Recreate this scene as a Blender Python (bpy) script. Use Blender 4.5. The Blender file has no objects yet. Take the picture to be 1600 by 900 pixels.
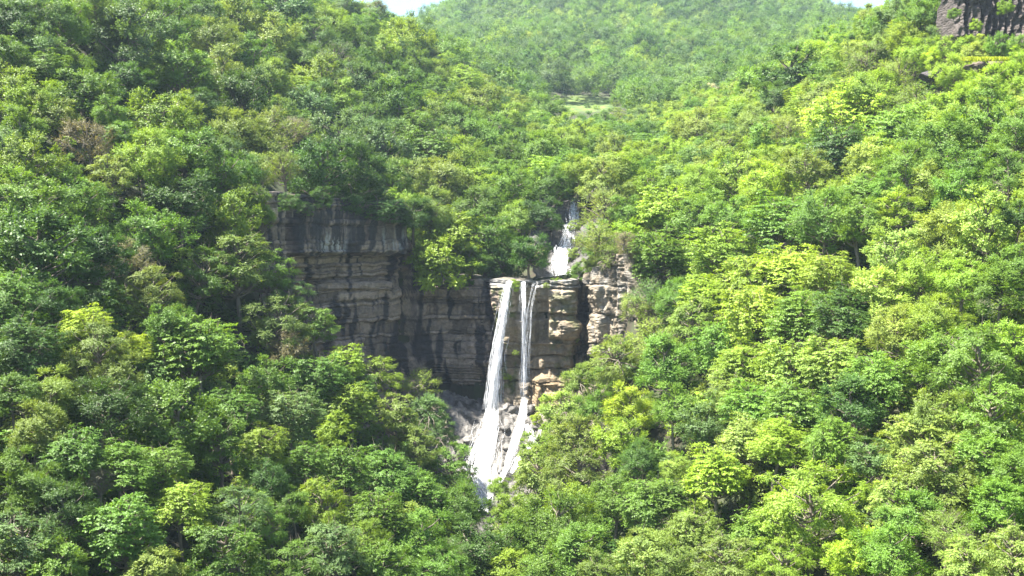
import bpy, math, random
import numpy as np

# ------------------------------------------------------------------ camera, world, sun, exposure
scene = bpy.context.scene
col = scene.collection
F = 1715.0                       # focal length in pixels of the 1600 wide photograph
PITCH = math.radians(3.0)
cam_d = bpy.data.cameras.new('camera')
cam_d.sensor_width = 36.0
cam_d.lens = 36.0 * F / 1600.0
cam_d.clip_start = 0.5
cam_d.clip_end = 20000
cam = bpy.data.objects.new('camera', cam_d)
cam.rotation_euler = (math.radians(90) - PITCH, 0, 0)
col.objects.link(cam)
scene.camera = cam

SUN_TO = np.array([-0.45, -0.05, 0.89]); SUN_TO /= np.linalg.norm(SUN_TO)
SUN_EL = math.asin(SUN_TO[2])
SUN_AZ = math.atan2(SUN_TO[0], SUN_TO[1])       # from +Y, clockwise
w = bpy.data.worlds.new('World'); scene.world = w; w.use_nodes = True
nt = w.node_tree
bg = nt.nodes['Background']
sky = nt.nodes.new('ShaderNodeTexSky'); sky.sky_type = 'NISHITA'; sky.sun_disc = False
sky.sun_elevation = SUN_EL; sky.sun_rotation = SUN_AZ
sky.air_density = 1.0; sky.dust_density = 2.2; sky.ozone_density = 1.0; sky.altitude = 900
nt.links.new(sky.outputs[0], bg.inputs[0]); bg.inputs[1].default_value = 0.074
sl = bpy.data.lights.new('sun', 'SUN'); sl.energy = 5.0; sl.angle = math.radians(0.55); sl.color = (1.0, 0.95, 0.86)
sun = bpy.data.objects.new('sun', sl); col.objects.link(sun)
from mathutils import Vector
sun.rotation_euler = Vector(SUN_TO.tolist()).to_track_quat('Z', 'Y').to_euler()
scene.view_settings.view_transform = 'Standard'
scene.view_settings.look = 'None'
scene.view_settings.gamma = 1.0
scene.view_settings.use_curve_mapping = False
scene.view_settings.exposure = 2.38
cy = scene.cycles
cy.max_bounces = 7; cy.diffuse_bounces = 3; cy.transmission_bounces = 3; cy.glossy_bounces = 2
cy.transparent_max_bounces = 24; cy.volume_bounces = 0
cy.use_denoising = True
cy.sample_clamp_indirect = 4.0

# ------------------------------------------------------------------ helpers
cp, sp = math.cos(PITCH), math.sin(PITCH)
def ray(px, py):
    u = (np.asarray(px, float) - 800) / F; v = (450 - np.asarray(py, float)) / F
    x = u; y = cp + v * sp; z = -sp + v * cp
    return x / y, z / y
def at(px, py, d):
    a, b = ray(px, py); return np.array([a * d, d, b * d])
def project(x, y, z):
    f = y * cp - z * sp; u = x / f; v = (y * sp + z * cp) / f
    return 800 + u * F, 450 - v * F

def tag(o, label=None, cat=None, group=None, kind=None):
    if label: o['label'] = label
    if cat: o['category'] = cat
    if group: o['group'] = group
    if kind: o['kind'] = kind
    return o
def link(name, me, parent=None):
    o = bpy.data.objects.new(name, me); col.objects.link(o)
    if parent is not None: o.parent = parent
    return o
def mesh(name, v, f, mat=None, smooth=False, cols=None):
    """v (n,3); f (m,k) constant-size faces; cols = {attribute: per-vertex colour or float array}"""
    me = bpy.data.meshes.new(name)
    v = np.ascontiguousarray(v, np.float32); f = np.ascontiguousarray(f, np.int32)
    k = f.shape[1]
    me.vertices.add(len(v)); me.vertices.foreach_set('co', v.ravel())
    me.loops.add(f.size); me.loops.foreach_set('vertex_index', f.ravel())
    me.polygons.add(len(f)); me.polygons.foreach_set('loop_start', np.arange(0, f.size, k, dtype=np.int32))
    if smooth: me.polygons.foreach_set('use_smooth', np.ones(len(f), bool))
    for n, a in (cols or {}).items():
        if a.ndim == 1:
            at_ = me.attributes.new(n, 'FLOAT', 'POINT'); at_.data.foreach_set('value', a.astype(np.float32))
        else:
            at_ = me.attributes.new(n, 'FLOAT_COLOR', 'POINT')
            at_.data.foreach_set('color', np.concatenate([a, np.ones((len(a), 1))], 1).astype(np.float32).ravel())
    me.update(calc_edges=True); me.validate()
    if mat: me.materials.append(mat)
    return me
def grid_faces(nu, nv):
    i = np.arange(nu - 1)[:, None] * nv + np.arange(nv - 1)[None, :]
    return np.stack([i, i + nv, i + nv + 1, i + 1], -1).reshape(-1, 4)

def hash3(ix, iy, iz, seed):
    ix, iy, iz = np.atleast_1d(ix), np.atleast_1d(iy), np.atleast_1d(iz)
    h = (ix.astype(np.int64) * 374761393 + iy.astype(np.int64) * 668265263 + iz.astype(np.int64) * 2147483647 + seed * 974634777) & 0xffffffff
    h = ((h ^ (h >> 13)) * 1274126177) & 0xffffffff
    h = ((h ^ (h >> 16)) * 2246822519) & 0xffffffff
    return ((h ^ (h >> 15)) & 0xffffff) / float(0xffffff)
def noise(x, y, z=0.0, seed=0):
    x, y, z = np.broadcast_arrays(np.asarray(x, float), np.asarray(y, float), np.asarray(z, float))
    ix, iy, iz = np.floor(x), np.floor(y), np.floor(z)
    fx, fy, fz = x - ix, y - iy, z - iz
    fx = fx * fx * (3 - 2 * fx); fy = fy * fy * (3 - 2 * fy); fz = fz * fz * (3 - 2 * fz)
    r = 0
    for a in (0, 1):
        for b in (0, 1):
            for c in (0, 1):
                r = r + hash3(ix + a, iy + b, iz + c, seed) * (fx if a else 1 - fx) * (fy if b else 1 - fy) * (fz if c else 1 - fz)
    return r
def fbm(x, y, z=0.0, seed=0, oct=4):
    r, a, t = 0, 0.5, 0
    for i in range(oct):
        r = r + a * noise(x * 2 ** i, y * 2 ** i, z * 2 ** i, seed + i * 17); t += a; a *= .5
    return r / t
def sstep(a, b, x):
    t = np.clip((np.asarray(x, float) - a) / (b - a), 0, 1); return t * t * (3 - 2 * t)
def unit(v): return v / np.maximum(np.linalg.norm(v, axis=-1, keepdims=True), 1e-9)

# ------------------------------------------------------------------ materials
def new_mat(name):
    m = bpy.data.materials.new(name); m.use_nodes = True
    n = m.node_tree; n.nodes.clear(); return m, n
def node(n, t, **kw):
    x = n.nodes.new(t)
    for k, v in kw.items():
        if k.startswith('i_'): x.inputs[k[2:].replace('_', ' ')].default_value = v
        else: setattr(x, k, v)
    return x
def foliage_mat(name, source):
    m, n = new_mat(name); L = n.links.new
    out = node(n, 'ShaderNodeOutputMaterial')
    if source == 'object':
        c = node(n, 'ShaderNodeObjectInfo').outputs['Color']
    else:
        a = node(n, 'ShaderNodeAttribute', attribute_name='tint', attribute_type='INSTANCER'); c = a.outputs['Color']
    tone = node(n, 'ShaderNodeAttribute', attribute_name='tone', attribute_type='GEOMETRY')
    mr = node(n, 'ShaderNodeMapRange'); mr.inputs['To Min'].default_value = 0.62; mr.inputs['To Max'].default_value = 1.45
    L(tone.outputs['Fac'], mr.inputs['Value'])
    sc = node(n, 'ShaderNodeVectorMath', operation='SCALE'); L(c, sc.inputs[0]); L(mr.outputs[0], sc.inputs['Scale'])
    yel = node(n, 'ShaderNodeMix', data_type='RGBA'); yel.blend_type = 'MULTIPLY'
    mr2 = node(n, 'ShaderNodeMapRange'); mr2.inputs['From Min'].default_value = 0.45
    L(tone.outputs['Fac'], mr2.inputs['Value']); L(mr2.outputs[0], yel.inputs['Factor'])
    L(sc.outputs[0], yel.inputs['A']); yel.inputs['B'].default_value = (1.12, 1.03, 0.86, 1)
    pr = node(n, 'ShaderNodeBsdfPrincipled'); pr.inputs['Roughness'].default_value = 0.5
    pr.inputs['Specular IOR Level'].default_value = 0.28
    L(yel.outputs['Result'], pr.inputs['Base Color'])
    tr = node(n, 'ShaderNodeBsdfTranslucent')
    tc = node(n, 'ShaderNodeMix', data_type='RGBA'); tc.blend_type = 'MULTIPLY'; tc.inputs['Factor'].default_value = 1
    L(yel.outputs['Result'], tc.inputs['A']); tc.inputs['B'].default_value = (1.9, 1.75, 0.8, 1)
    L(tc.outputs['Result'], tr.inputs['Color'])
    mx = node(n, 'ShaderNodeMixShader'); mx.inputs[0].default_value = 0.34
    L(pr.outputs[0], mx.inputs[1]); L(tr.outputs[0], mx.inputs[2]); L(mx.outputs[0], out.inputs['Surface'])
    return m
M_leaf = foliage_mat('leaves', 'object')
M_leaf_i = foliage_mat('forest leaves', 'instancer')

def bark_mat():
    m, n = new_mat('bark'); L = n.links.new
    out = node(n, 'ShaderNodeOutputMaterial'); pr = node(n, 'ShaderNodeBsdfPrincipled'); pr.inputs['Roughness'].default_value = .9
    t = node(n, 'ShaderNodeTexCoord'); mp = node(n, 'ShaderNodeMapping'); mp.inputs['Scale'].default_value = (9, 9, 1.5)
    ns = node(n, 'ShaderNodeTexNoise'); ns.inputs['Scale'].default_value = 3; ns.inputs['Detail'].default_value = 5
    L(t.outputs['Object'], mp.inputs[0]); L(mp.outputs[0], ns.inputs['Vector'])
    r = node(n, 'ShaderNodeValToRGB'); r.color_ramp.elements[0].color = (.05, .04, .03, 1); r.color_ramp.elements[1].color = (.26, .22, .17, 1)
    L(ns.outputs['Fac'], r.inputs[0]); L(r.outputs[0], pr.inputs['Base Color']); L(pr.outputs[0], out.inputs[0]); return m
M_bark = bark_mat()

def ground_mat():
    m, n = new_mat('forest floor'); L = n.links.new
    out = node(n, 'ShaderNodeOutputMaterial'); pr = node(n, 'ShaderNodeBsdfPrincipled'); pr.inputs['Roughness'].default_value = .95
    t = node(n, 'ShaderNodeTexCoord')
    ns = node(n, 'ShaderNodeTexNoise'); ns.inputs['Scale'].default_value = .35; ns.inputs['Detail'].default_value = 9
    L(t.outputs['Object'], ns.inputs['Vector'])
    r = node(n, 'ShaderNodeValToRGB'); e = r.color_ramp.elements
    e[0].position = .35; e[0].color = (.030, .024, .014, 1); e[1].position = .6; e[1].color = (.032, .045, .014, 1)
    a = node(n, 'ShaderNodeAttribute', attribute_name='meadow', attribute_type='GEOMETRY')
    mx = node(n, 'ShaderNodeMix', data_type='RGBA'); L(a.outputs['Fac'], mx.inputs['Factor']); L(ns.outputs['Fac'], r.inputs[0])
    L(r.outputs[0], mx.inputs['A'])
    r2 = node(n, 'ShaderNodeValToRGB'); r2.color_ramp.elements[0].position = .38; r2.color_ramp.elements[1].position = .62; r2.color_ramp.elements[0].color = (.045, .085, .016, 1); r2.color_ramp.elements[1].color = (.12, .17, .03, 1)
    L(ns.outputs['Fac'], r2.inputs[0]); L(r2.outputs[0], mx.inputs['B'])
    L(mx.outputs['Result'], pr.inputs['Base Color'])
    b = node(n, 'ShaderNodeBump'); b.inputs['Strength'].default_value = .6; b.inputs['Distance'].default_value = .4
    L(ns.outputs['Fac'], b.inputs['Height']); L(b.outputs[0], pr.inputs['Normal'])
    L(pr.outputs[0], out.inputs[0]); return m
M_ground = ground_mat()

def rock_mat():
    """rock whose strata, stains, mineral crusts, moss and painted shade come from attributes 'rock' and noise"""
    m, n = new_mat('rock'); L = n.links.new
    out = node(n, 'ShaderNodeOutputMaterial'); pr = node(n, 'ShaderNodeBsdfPrincipled'); pr.inputs['Roughness'].default_value = .75
    t = node(n, 'ShaderNodeTexCoord')
    ns = node(n, 'ShaderNodeTexNoise'); ns.inputs['Scale'].default_value = 1.6; ns.inputs['Detail'].default_value = 10; ns.inputs['Roughness'].default_value = .65
    L(t.outputs['Object'], ns.inputs['Vector'])
    a = node(n, 'ShaderNodeAttribute', attribute_name='rock', attribute_type='GEOMETRY')
    mr = node(n, 'ShaderNodeMapRange'); mr.inputs['From Min'].default_value = .3; mr.inputs['From Max'].default_value = .7
    mr.inputs['To Min'].default_value = .40; mr.inputs['To Max'].default_value = 1.02
    L(ns.outputs['Fac'], mr.inputs['Value'])
    s = node(n, 'ShaderNodeVectorMath', operation='SCALE'); L(a.outputs['Color'], s.inputs[0]); L(mr.outputs[0], s.inputs['Scale'])
    L(s.outputs[0], pr.inputs['Base Color'])
    mp = node(n, 'ShaderNodeMapping'); mp.inputs['Scale'].default_value = (1, 1, 3.2)
    n2 = node(n, 'ShaderNodeTexNoise'); n2.inputs['Scale'].default_value = 1.3; n2.inputs['Detail'].default_value = 8
    L(t.outputs['Object'], mp.inputs[0]); L(mp.outputs[0], n2.inputs['Vector'])
    b = node(n, 'ShaderNodeBump'); b.inputs['Strength'].default_value = .9; b.inputs['Distance'].default_value = .35
    L(n2.outputs['Fac'], b.inputs['Height']); L(b.outputs[0], pr.inputs['Normal'])
    L(pr.outputs[0], out.inputs[0]); return m
M_rock = rock_mat()

def water_mat(name, alpha):
    m, n = new_mat(name); L = n.links.new
    out = node(n, 'ShaderNodeOutputMaterial')
    df = node(n, 'ShaderNodeBsdfDiffuse'); df.inputs[0].default_value = (.86, .88, .9, 1)
    tl = node(n, 'ShaderNodeBsdfTranslucent'); tl.inputs[0].default_value = (.86, .88, .9, 1)
    nv = node(n, 'ShaderNodeCombineXYZ'); nv.inputs[0].default_value = -.2; nv.inputs[1].default_value = -.5; nv.inputs[2].default_value = .84
    L(nv.outputs[0], df.inputs['Normal'])
    m1 = node(n, 'ShaderNodeMixShader'); m1.inputs[0].default_value = .15
    L(df.outputs[0], m1.inputs[1]); L(tl.outputs[0], m1.inputs[2])
    tp = node(n, 'ShaderNodeBsdfTransparent')
    a = node(n, 'ShaderNodeAttribute', attribute_name='alpha', attribute_type='GEOMETRY')
    t = node(n, 'ShaderNodeTexCoord'); mp = node(n, 'ShaderNodeMapping'); mp.inputs['Scale'].default_value = (7, 7, .5)
    ns = node(n, 'ShaderNodeTexNoise'); ns.inputs['Scale'].default_value = 1.0; ns.inputs['Detail'].default_value = 5
    L(t.outputs['Object'], mp.inputs[0]); L(mp.outputs[0], ns.inputs['Vector'])
    mr = node(n, 'ShaderNodeMapRange'); mr.inputs['From Min'].default_value = .36; mr.inputs['From Max'].default_value = .68
    L(ns.outputs['Fac'], mr.inputs['Value'])
    mu = node(n, 'ShaderNodeMath', operation='MULTIPLY'); L(mr.outputs[0], mu.inputs[0]); L(a.outputs['Fac'], mu.inputs[1])
    m2 = node(n, 'ShaderNodeMath', operation='MULTIPLY'); L(mu.outputs[0], m2.inputs[0]); m2.inputs[1].default_value = alpha
    mx = node(n, 'ShaderNodeMixShader'); L(m2.outputs[0], mx.inputs[0]); L(tp.outputs[0], mx.inputs[1]); L(m1.outputs[0], mx.inputs[2])
    L(mx.outputs[0], out.inputs[0]); return m
M_water = water_mat('falling water', 1.0)

# ------------------------------------------------------------------ terrain: treetop surface through surveyed points, ground below it
COMMON = [  # (photo x, photo y, distance) used for both the lower and the upper ground
    (0,900,70),(200,900,74),(0,700,80),(200,700,84),(0,450,97),(200,450,104),(0,250,118),(200,250,128),(340,330,130),
    (0,0,150),(150,0,165),(300,0,215),(300,100,185),(150,120,150),(400,160,180),(400,90,205),(400,250,150),
    (450,0,270),(598,48,325),(540,60,255),(-250,300,95),(-250,700,62),(-250,0,130),
    (1600,900,72),(1400,900,78),(1200,900,86),(1600,700,84),(1400,700,92),(1200,700,102),(1600,450,104),(1400,450,115),
    (1250,450,128),(1600,250,132),(1400,250,150),(1250,250,180),(1150,300,165),(1100,400,150),(1600,130,168),(1500,130,178),(1600,40,180),
    (1450,40,200),(1400,20,222),(1320,60,240),(1240,110,250),(1150,150,270),(1100,190,270),(1850,300,100),(1850,700,70),(1850,0,130),
    (1010,170,330),(900,160,370),(860,158,400),(820,150,390),(950,150,420),(980,120,480),(760,110,440),(1120,110,470),(1250,60,560),
    (870,100,500),(655,64,700),(700,32,780),(800,-25,850),(1000,-40,900),(1200,-25,930),(1290,28,900),(1345,52,860),(1420,60,800),
    (1000,60,620),(800,60,600),(1150,60,640),(600,80,620),(500,60,700),
    (1055,340,168),(1040,280,190),
    (640,110,1000),(560,100,900),(480,100,1000),(760,60,1250),(1345,80,1150),(1440,110,1000),(1250,60,1300),(1550,110,1000),(1000,20,1300),
]
LOW = [(330,500,118),(420,420,130),(500,520,129),(560,590,129),(620,660,130),(680,740,127),(300,700,92),(400,800,88),(400,650,102),
    (500,700,106),(600,800,103),(500,900,86),(700,900,98),(780,900,104),(620,740,116),(730,820,114),
    (860,760,122),(900,700,130),(850,850,108),(1000,800,106),(900,900,96),(1050,900,90),(1000,650,128),(950,600,138),(1000,520,146),
    (1100,550,128),(1020,440,152),(1100,480,137)]
LOW_G = [(700,700,146),(740,700,150),(800,700,149),(850,660,150),(760,640,158),(880,620,152),(740,800,140),(770,800,139),(640,700,150),(600,640,152),(520,560,146),(460,470,143),(930,560,152)]
UP = [(440,260,160),(500,240,172),(560,290,172),(640,330,176),(600,180,215),(500,150,210),(700,380,178),(760,390,178),(820,360,184),(700,280,200),(800,270,212),
    (860,240,225),(700,180,245),(800,200,260),(870,200,270),(630,100,270),(680,70,315),(740,125,300),(800,160,320),
    (960,300,182),(940,360,172),(980,250,205),(960,210,250),(1000,370,165),(1060,240,225),(1000,430,156)]
UP_G = [(830,436,172),(880,434,173),(895,320,190),(900,300,197),(780,440,171),(865,380,184),(700,448,172),(950,420,160),(985,425,158)]
CAN = 6.0
CASC = [(897,312,191,6),(896,350,189,6),(888,356,186.5,7),(884,385,184,11),(880,390,182,10),(876,412,179,10),(874,416,177,11),(874,437,173.5,12)]
def pts(lst, lift=0.0):
    o = []
    for px, py, d in lst:
        p = at(px, py, d); o.append((p[0], p[1], p[2] + lift))
    return o
class RBF:
    def __init__(s, P, smooth=0.02):
        P = np.array(P); s.S = 100.0; s.x = P[:, :2] / s.S; z = P[:, 2]
        n = len(P); A = np.zeros((n + 3, n + 3)); d = np.linalg.norm(s.x[:, None] - s.x[None], axis=-1)
        A[:n, :n] = s.k(d) + smooth * 0.05 * np.eye(n); A[:n, n] = 1; A[:n, n + 1:] = s.x; A[n, :n] = 1; A[n + 1:, :n] = s.x.T
        s.c = np.linalg.solve(A, np.concatenate([z, np.zeros(3)]))
    def k(s, d): return np.where(d > 1e-9, d * d * np.log(np.maximum(d, 1e-9)), 0)
    def __call__(s, x, y):
        x = np.asarray(x, float); sh = x.shape; q = np.stack([x.ravel(), np.asarray(y, float).ravel()], 1) / s.S
        o = np.empty(len(q))
        for i in range(0, len(q), 20000):
            b = q[i:i + 20000]; d = np.linalg.norm(b[:, None] - s.x[None], axis=-1)
            o[i:i + 20000] = s.k(d) @ s.c[:-3] + s.c[-3] + b @ s.c[-2:]
        return o.reshape(sh)
NEARBACK = [(-120, 20, 10), (-60, 0, -2), (0, 10, -34), (60, 0, -4), (120, 20, 8), (0, 60, -38), (-25, 40, -24), (25, 40, -25)]
R_low = RBF(pts(COMMON) + pts(LOW) + pts(LOW_G, CAN) + NEARBACK)
R_up = RBF(pts(COMMON) + pts(UP) + pts(UP_G, CAN) + NEARBACK)
CL = [(395,140),(440,148),(520,158),(640,168),(700,170),(765,166),(800,164),(890,163),(903,166),(920,166),(930,160),(985,155),(1030,150)]
CLX = np.array([at(p, 450, d)[0] for p, d in CL]); CLY = np.array([float(d) for p, d in CL])
def cliff_y(x): return np.interp(x, CLX, CLY)
def canopy(x, y):
    t = sstep(0.5, 2.5, np.asarray(y) - cliff_y(x))
    lo, up = R_low(x, y), R_up(x, y)
    side = sstep(CLX[0] - 8, CLX[0] + 2, x) * (1 - sstep(CLX[-1] - 2, CLX[-1] + 8, x))
    far = t
    # outside the cliff the two surfaces agree along the slopes; blend gently
    t = far * side + (1 - side) * sstep(-12, 12, np.asarray(y) - cliff_y(x))
    z = lo * (1 - t) + up * t
    # keep the far outside of the surveyed area tame
    r = np.hypot(np.asarray(x) , np.asarray(y) - 350)
    k = sstep(650, 1200, r)
    return z * (1 - k) + 90 * k
def apron_z(x, y):
    """height of the broken rock under the falls"""
    t = sstep(139, 163, y)
    return -37.5 + 11.5 * t + 2.0 * sstep(2, 12, x) * t + 1.2 * sstep(-4, -12, x)
def ground(x, y):
    x = np.asarray(x, float); y = np.asarray(y, float)
    g = canopy(x, y) - CAN + 0.9 * (fbm(x * .12, y * .12, 0, 5).reshape(np.broadcast(x, y).shape) - .5)
    back = 1 - sstep(0, 1.5, y - cliff_y(x) - 1)
    m = sstep(-17, -12, x) * (1 - sstep(12, 17, x)) * sstep(128, 137, y) * back
    g = g * (1 - m) + np.minimum(g, apron_z(x, y) - 1.3) * m
    m = sstep(-33, -30, x) * (1 - sstep(-15, -10, x)) * sstep(131, 138, y) * back
    return carve(x, y, g * (1 - m) + np.minimum(g, -35.0) * m)

def carve(x, y, g):
    P = np.array([at(a, b, d) for a, b, d, w_ in CASC])[::-1]
    xc = np.interp(y, P[:, 1], P[:, 0]); zc = np.interp(y, P[:, 1], P[:, 2])
    m = (1 - sstep(3, 6, np.abs(x - xc))) * sstep(168, 171, y) * (1 - sstep(191, 195, y))
    return g * (1 - m) + np.minimum(g, zc - 1.6) * m

def axis(bp):
    o = []
    for a, b, s in bp: o += list(np.arange(a, b, s))
    return np.array(o + [bp[-1][1]])
gx = axis([(-1500,-500,80),(-500,-120,12),(-120,-45,2.5),(-45,45,1.0),(45,120,2.5),(120,500,12),(500,1500,80)])
gy = axis([(-600,-300,100),(-300,30,15),(30,130,2.5),(130,200,1.0),(200,320,3),(320,1000,8),(1000,2000,80)])
X, Y = np.meshgrid(gx, gy, indexing='ij')
Z = ground(X, Y)
PX, PY = project(X, np.maximum(Y, 1), Z)
def in_meadow(px, py):
    return np.maximum.reduce([1 - sstep(.7, 1.1, np.hypot((px - 910) / 60, (py - 163) / 14)),
                              0*px])
mead = np.where(Y > 330, in_meadow(PX, PY), 0.0)
terr = link('terrain', mesh('terrain', np.stack([X, Y, Z], -1).reshape(-1, 3), grid_faces(len(gx), len(gy)), M_ground, True, {'meadow': mead.ravel()}))
tag(terr, kind='structure')

def hit(px, py, f=canopy, d0=45, d1=1100):
    """first point of surface f seen through each photo point"""
    a, b = ray(px, py); a = np.atleast_1d(a); b = np.atleast_1d(b)
    res = np.full(len(a), np.nan); ds = np.concatenate([np.arange(d0, 330, 1.5), np.arange(330, d1, 6)])
    D = np.broadcast_to(ds, (len(a), len(ds)))
    under = f(a[:, None] * D, D) > b[:, None] * D
    any_ = under.any(1); i = under.argmax(1)
    hi = ds[i]; lo = ds[np.maximum(i - 1, 0)]
    for _ in range(10):
        m = (lo + hi) / 2; u = f(a * m, m) > b * m; hi = np.where(u, m, hi); lo = np.where(u, lo, m)
    return np.where(any_, hi, np.nan)

# ------------------------------------------------------------------ the cliff
def build_cliff():
    seg = np.concatenate([[0], np.cumsum(np.hypot(np.diff(CLX), np.diff(CLY)))])
    ns_, nz_ = 470, 400
    s = np.linspace(0, seg[-1], ns_); x0 = np.interp(s, seg, CLX); y0 = np.interp(s, seg, CLY)
    # soften the polyline corners
    k = np.ones(9) / 9; xs = np.convolve(np.pad(x0, 4, 'edge'), k, 'valid'); ys = np.convolve(np.pad(y0, 4, 'edge'), k, 'valid')
    tx, ty = np.gradient(xs), np.gradient(ys); l = np.hypot(tx, ty); nx, ny = ty / l, -tx / l   # outward = toward the gorge
    pxs = 800 + F * xs / ys
    # top edge of the rock in photo y at each photo x
    top_py = np.interp(pxs, [395, 415, 430, 445, 460, 620, 635, 660, 765, 893, 898, 918, 924, 940, 975, 990, 1030], [300, 301, 303, 303, 306, 318, 360, 432, 437, 437, 440, 440, 424, 410, 396, 440, 560])
    ztop = ray(pxs, top_py)[1] * ys
    ztop = ztop + .35 * (noise(s * .45, 0, 0, 14) - .5) + .3 * (hash3(np.floor(s * .7), 0 * s, 0 * s, 15) - .5)
    zbot = np.full(ns_, -42.0)
    v = np.linspace(0, 1, nz_)
    S = np.broadcast_to(s[:, None], (ns_, nz_)); Zc = zbot[:, None] + (ztop - zbot)[:, None] * v[None]
    Xc = np.broadcast_to(xs[:, None], S.shape); Yc = np.broadcast_to(ys[:, None], S.shape)
    P, Q = project(Xc, Yc, Zc)      # photo position of every point of the undisturbed wall: only used to say which bed it is
    wob = (fbm(S * .12, Zc * .05, 0, 3) - .5) * .9 + (noise(S * .6, 0, 0, 8) - .5) * .3
    Zw = Zc + wob
    # beds: irregular thickness; thin strata on the shaded wall, massive jointed blocks under the lip
    def bedding(seed, thick, pr, clo, chi, deep):
        rng = np.random.default_rng(seed); bz = [-44.0]
        while bz[-1] < 16: bz.append(bz[-1] + rng.choice(thick, p=pr) * rng.uniform(.85, 1.15))
        bz = np.array(bz); bi = np.clip(np.searchsorted(bz, Zw) - 1, 0, len(bz) - 2)
        dz = np.minimum(Zw - bz[bi], bz[bi + 1] - Zw); th = bz[bi + 1] - bz[bi]
        setb = rng.uniform(-.5, .5, len(bz))[bi]; bedc = rng.uniform(0, 1, len(bz))[bi]
        cell = rng.uniform(clo, chi, len(bz))[bi]; off = rng.uniform(0, 9, len(bz))[bi]
        q = (S + off + (noise(S * .25, bi, 0, 21) - .5) * 2.5 + (fbm(S * .5, Zc * .5, 0, 22) - .5) * .8) / cell; ci = np.floor(q); fr = (q - ci)
        blk = hash3(ci, bi.astype(float), 0 * ci, 77); dj = np.minimum(fr, 1 - fr) * cell
        D = setb + (blk - .5) * .9
        D -= deep * (1 - sstep(.03, .17, dz)) * (.4 + .9 * noise(S * .4, bi, 0, 66)) + deep * (1 - sstep(.02, .16, dj)) * (hash3(ci, bi.astype(float), 0 * ci, 5) > .3)
        hole = (blk > .90) & (th > .8) & (dz > .03) & (dj > .08); D = np.where(hole, D - 1.1, D)
        return D, blk, bedc, (1 - sstep(.04, .12, dz)) * noise(S * .5, bi, 0, 67)
    DA, blA, beA, lnA = bedding(4, [.35, .55, .8, 1.2, 1.9], [.25, .3, .2, .15, .1], 2.6, 9.0, .42)
    DB, blB, beB, lnB = bedding(9, [.9, 1.8, 2.8, 3.8], [.2, .3, .3, .2], 1.3, 3.2, .40)
    wr = sstep(758, 776, P); D = DA * (1 - wr) + DB * wr; blk = blA * (1 - wr) + blB * wr; bedc = beA * (1 - wr) + beB * wr
    D += (fbm(S * .35, Zc * .35, 0, 31) - .5) * 1.3 + (fbm(S * 2.1, Zc * 2.1, 0, 41, 5) - .5) * .6
    def box(x0, x1, y0, y1, sx=4, sy=3):
        return sstep(x0 - sx, x0 + sx, P) * (1 - sstep(x1 - sx, x1 + sx, P)) * sstep(y0 - sy, y0 + sy, Q) * (1 - sstep(y1 - sy, y1 + sy, Q))
    wv = (noise(S * .8, 0, 0, 61) - .5) * 7
    lb = 1 - sstep(440, 447, P); D = D * (1 - .6 * lb) * (.72 + .28 * wr)
    up_t = sstep(446, 452, P) * (1 - sstep(626, 634, P)) * (1 - sstep(396.5, 398.5, Q + wv))
    D = D * (1 - .55 * up_t) + up_t * 1.9
    D += 1.0 * box(505, 612, 440, 452, 4, 1)
    D += .9 * (1 - sstep(440, 446, P))                                   # left buttress of upright columns
    D += (1 - sstep(440, 446, P)) * (np.abs(((S * .9) % 1) - .5) * 1.0 - .25)
    D -= 1.5 * box(626, 648, 395, 540, 3, 10) + 1.3 * box(668, 682, 395, 500, 3, 8)
    D -= 2.6 * sstep(560, 640, Q) * (1 - sstep(760, 775, P)) * sstep(640, 700, P) + 2.4 * box(700, 764, 622, 700, 10, 12)
    D += .8 * box(764, 897, 434, 449.5, 2, .8) + .5 * box(800, 860, 449, 462, 2, 1)
    D += 1.1 * box(770, 800, 450, 640, 6, 4)
    D -= 1.2 * box(838, 856, 470, 535, 3, 3)
    D += 1.6 * box(858, 892, 452, 528, 3, 4) * (.6 + .9 * (fbm(S * .9, Zc * .9, 0, 91) - .2))
    D += .7 * box(806, 920, 500, 538, 4, 1.5)
    D += .8 * box(842, 872, 560, 600, 5, 4)
    D -= .5 * box(905, 915, 448, 530, 3, 8)
    pil = box(921, 1000, 360, 560, 3, 6)
    D += pil * (.1 + .9 * (np.abs(((S * .55 + .3 * noise(Zc * .4, 0, 0, 9)) % 1) - .5)) + .9 * (fbm(S * 1.1, Zc * .5, 0, 93) - .5))
    apron = sstep(575, 650, Q) * sstep(775, 800, P)
    D += apron * 2.5 + 2.0 * box(838, 892, 588, 660, 8, 6) * (.7 + .8 * fbm(S * .7, Zc * .7, 0, 95))
    D += .9 * (noise(S * .12, Zc * .1, 0, 77) - .5)
    Xd = Xc + nx[:, None] * D; Yd = Yc + ny[:, None] * D; Zd = Zc + 0
    # top cap running back
    cx, cyy, cz = [Xd], [Yd], [Zd]
    for b in (1.0, 3.0, 7.0):
        cx.append((Xd[:, -1] - nx * (b))[:, None]); cyy.append((np.maximum(Yd[:, -1], ys) - ny * b)[:, None])
        cz.append((Zd[:, -1] + .25 * (noise(s * .8, b, 0, 12) - .3))[:, None])
    Xd, Yd, Zd = (np.concatenate(a, 1) for a in (cx, cyy, cz))
    # ---- colours: beds, seepage stains, lime crust, pale patches, ochre, moss, darkened recesses, painted shade
    base = np.array([.345, .262, .200])[None, None] * (.5 + 1.0 * blk[..., None]) * (.7 + .6 * fbm(S * .25, Zc * 1.6, 0, 88))[..., None] 
    base = base * (1 - .35 * bedc[..., None]) + np.array([.23, .17, .12]) * .35 * bedc[..., None]
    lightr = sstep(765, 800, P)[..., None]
    base = base * (1 - lightr) + lightr * (base * np.array([.58, .62, .58]) + np.array([.036, .031, .019]))  # right side turns tan, its colour also darkened to offset the sun there
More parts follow.
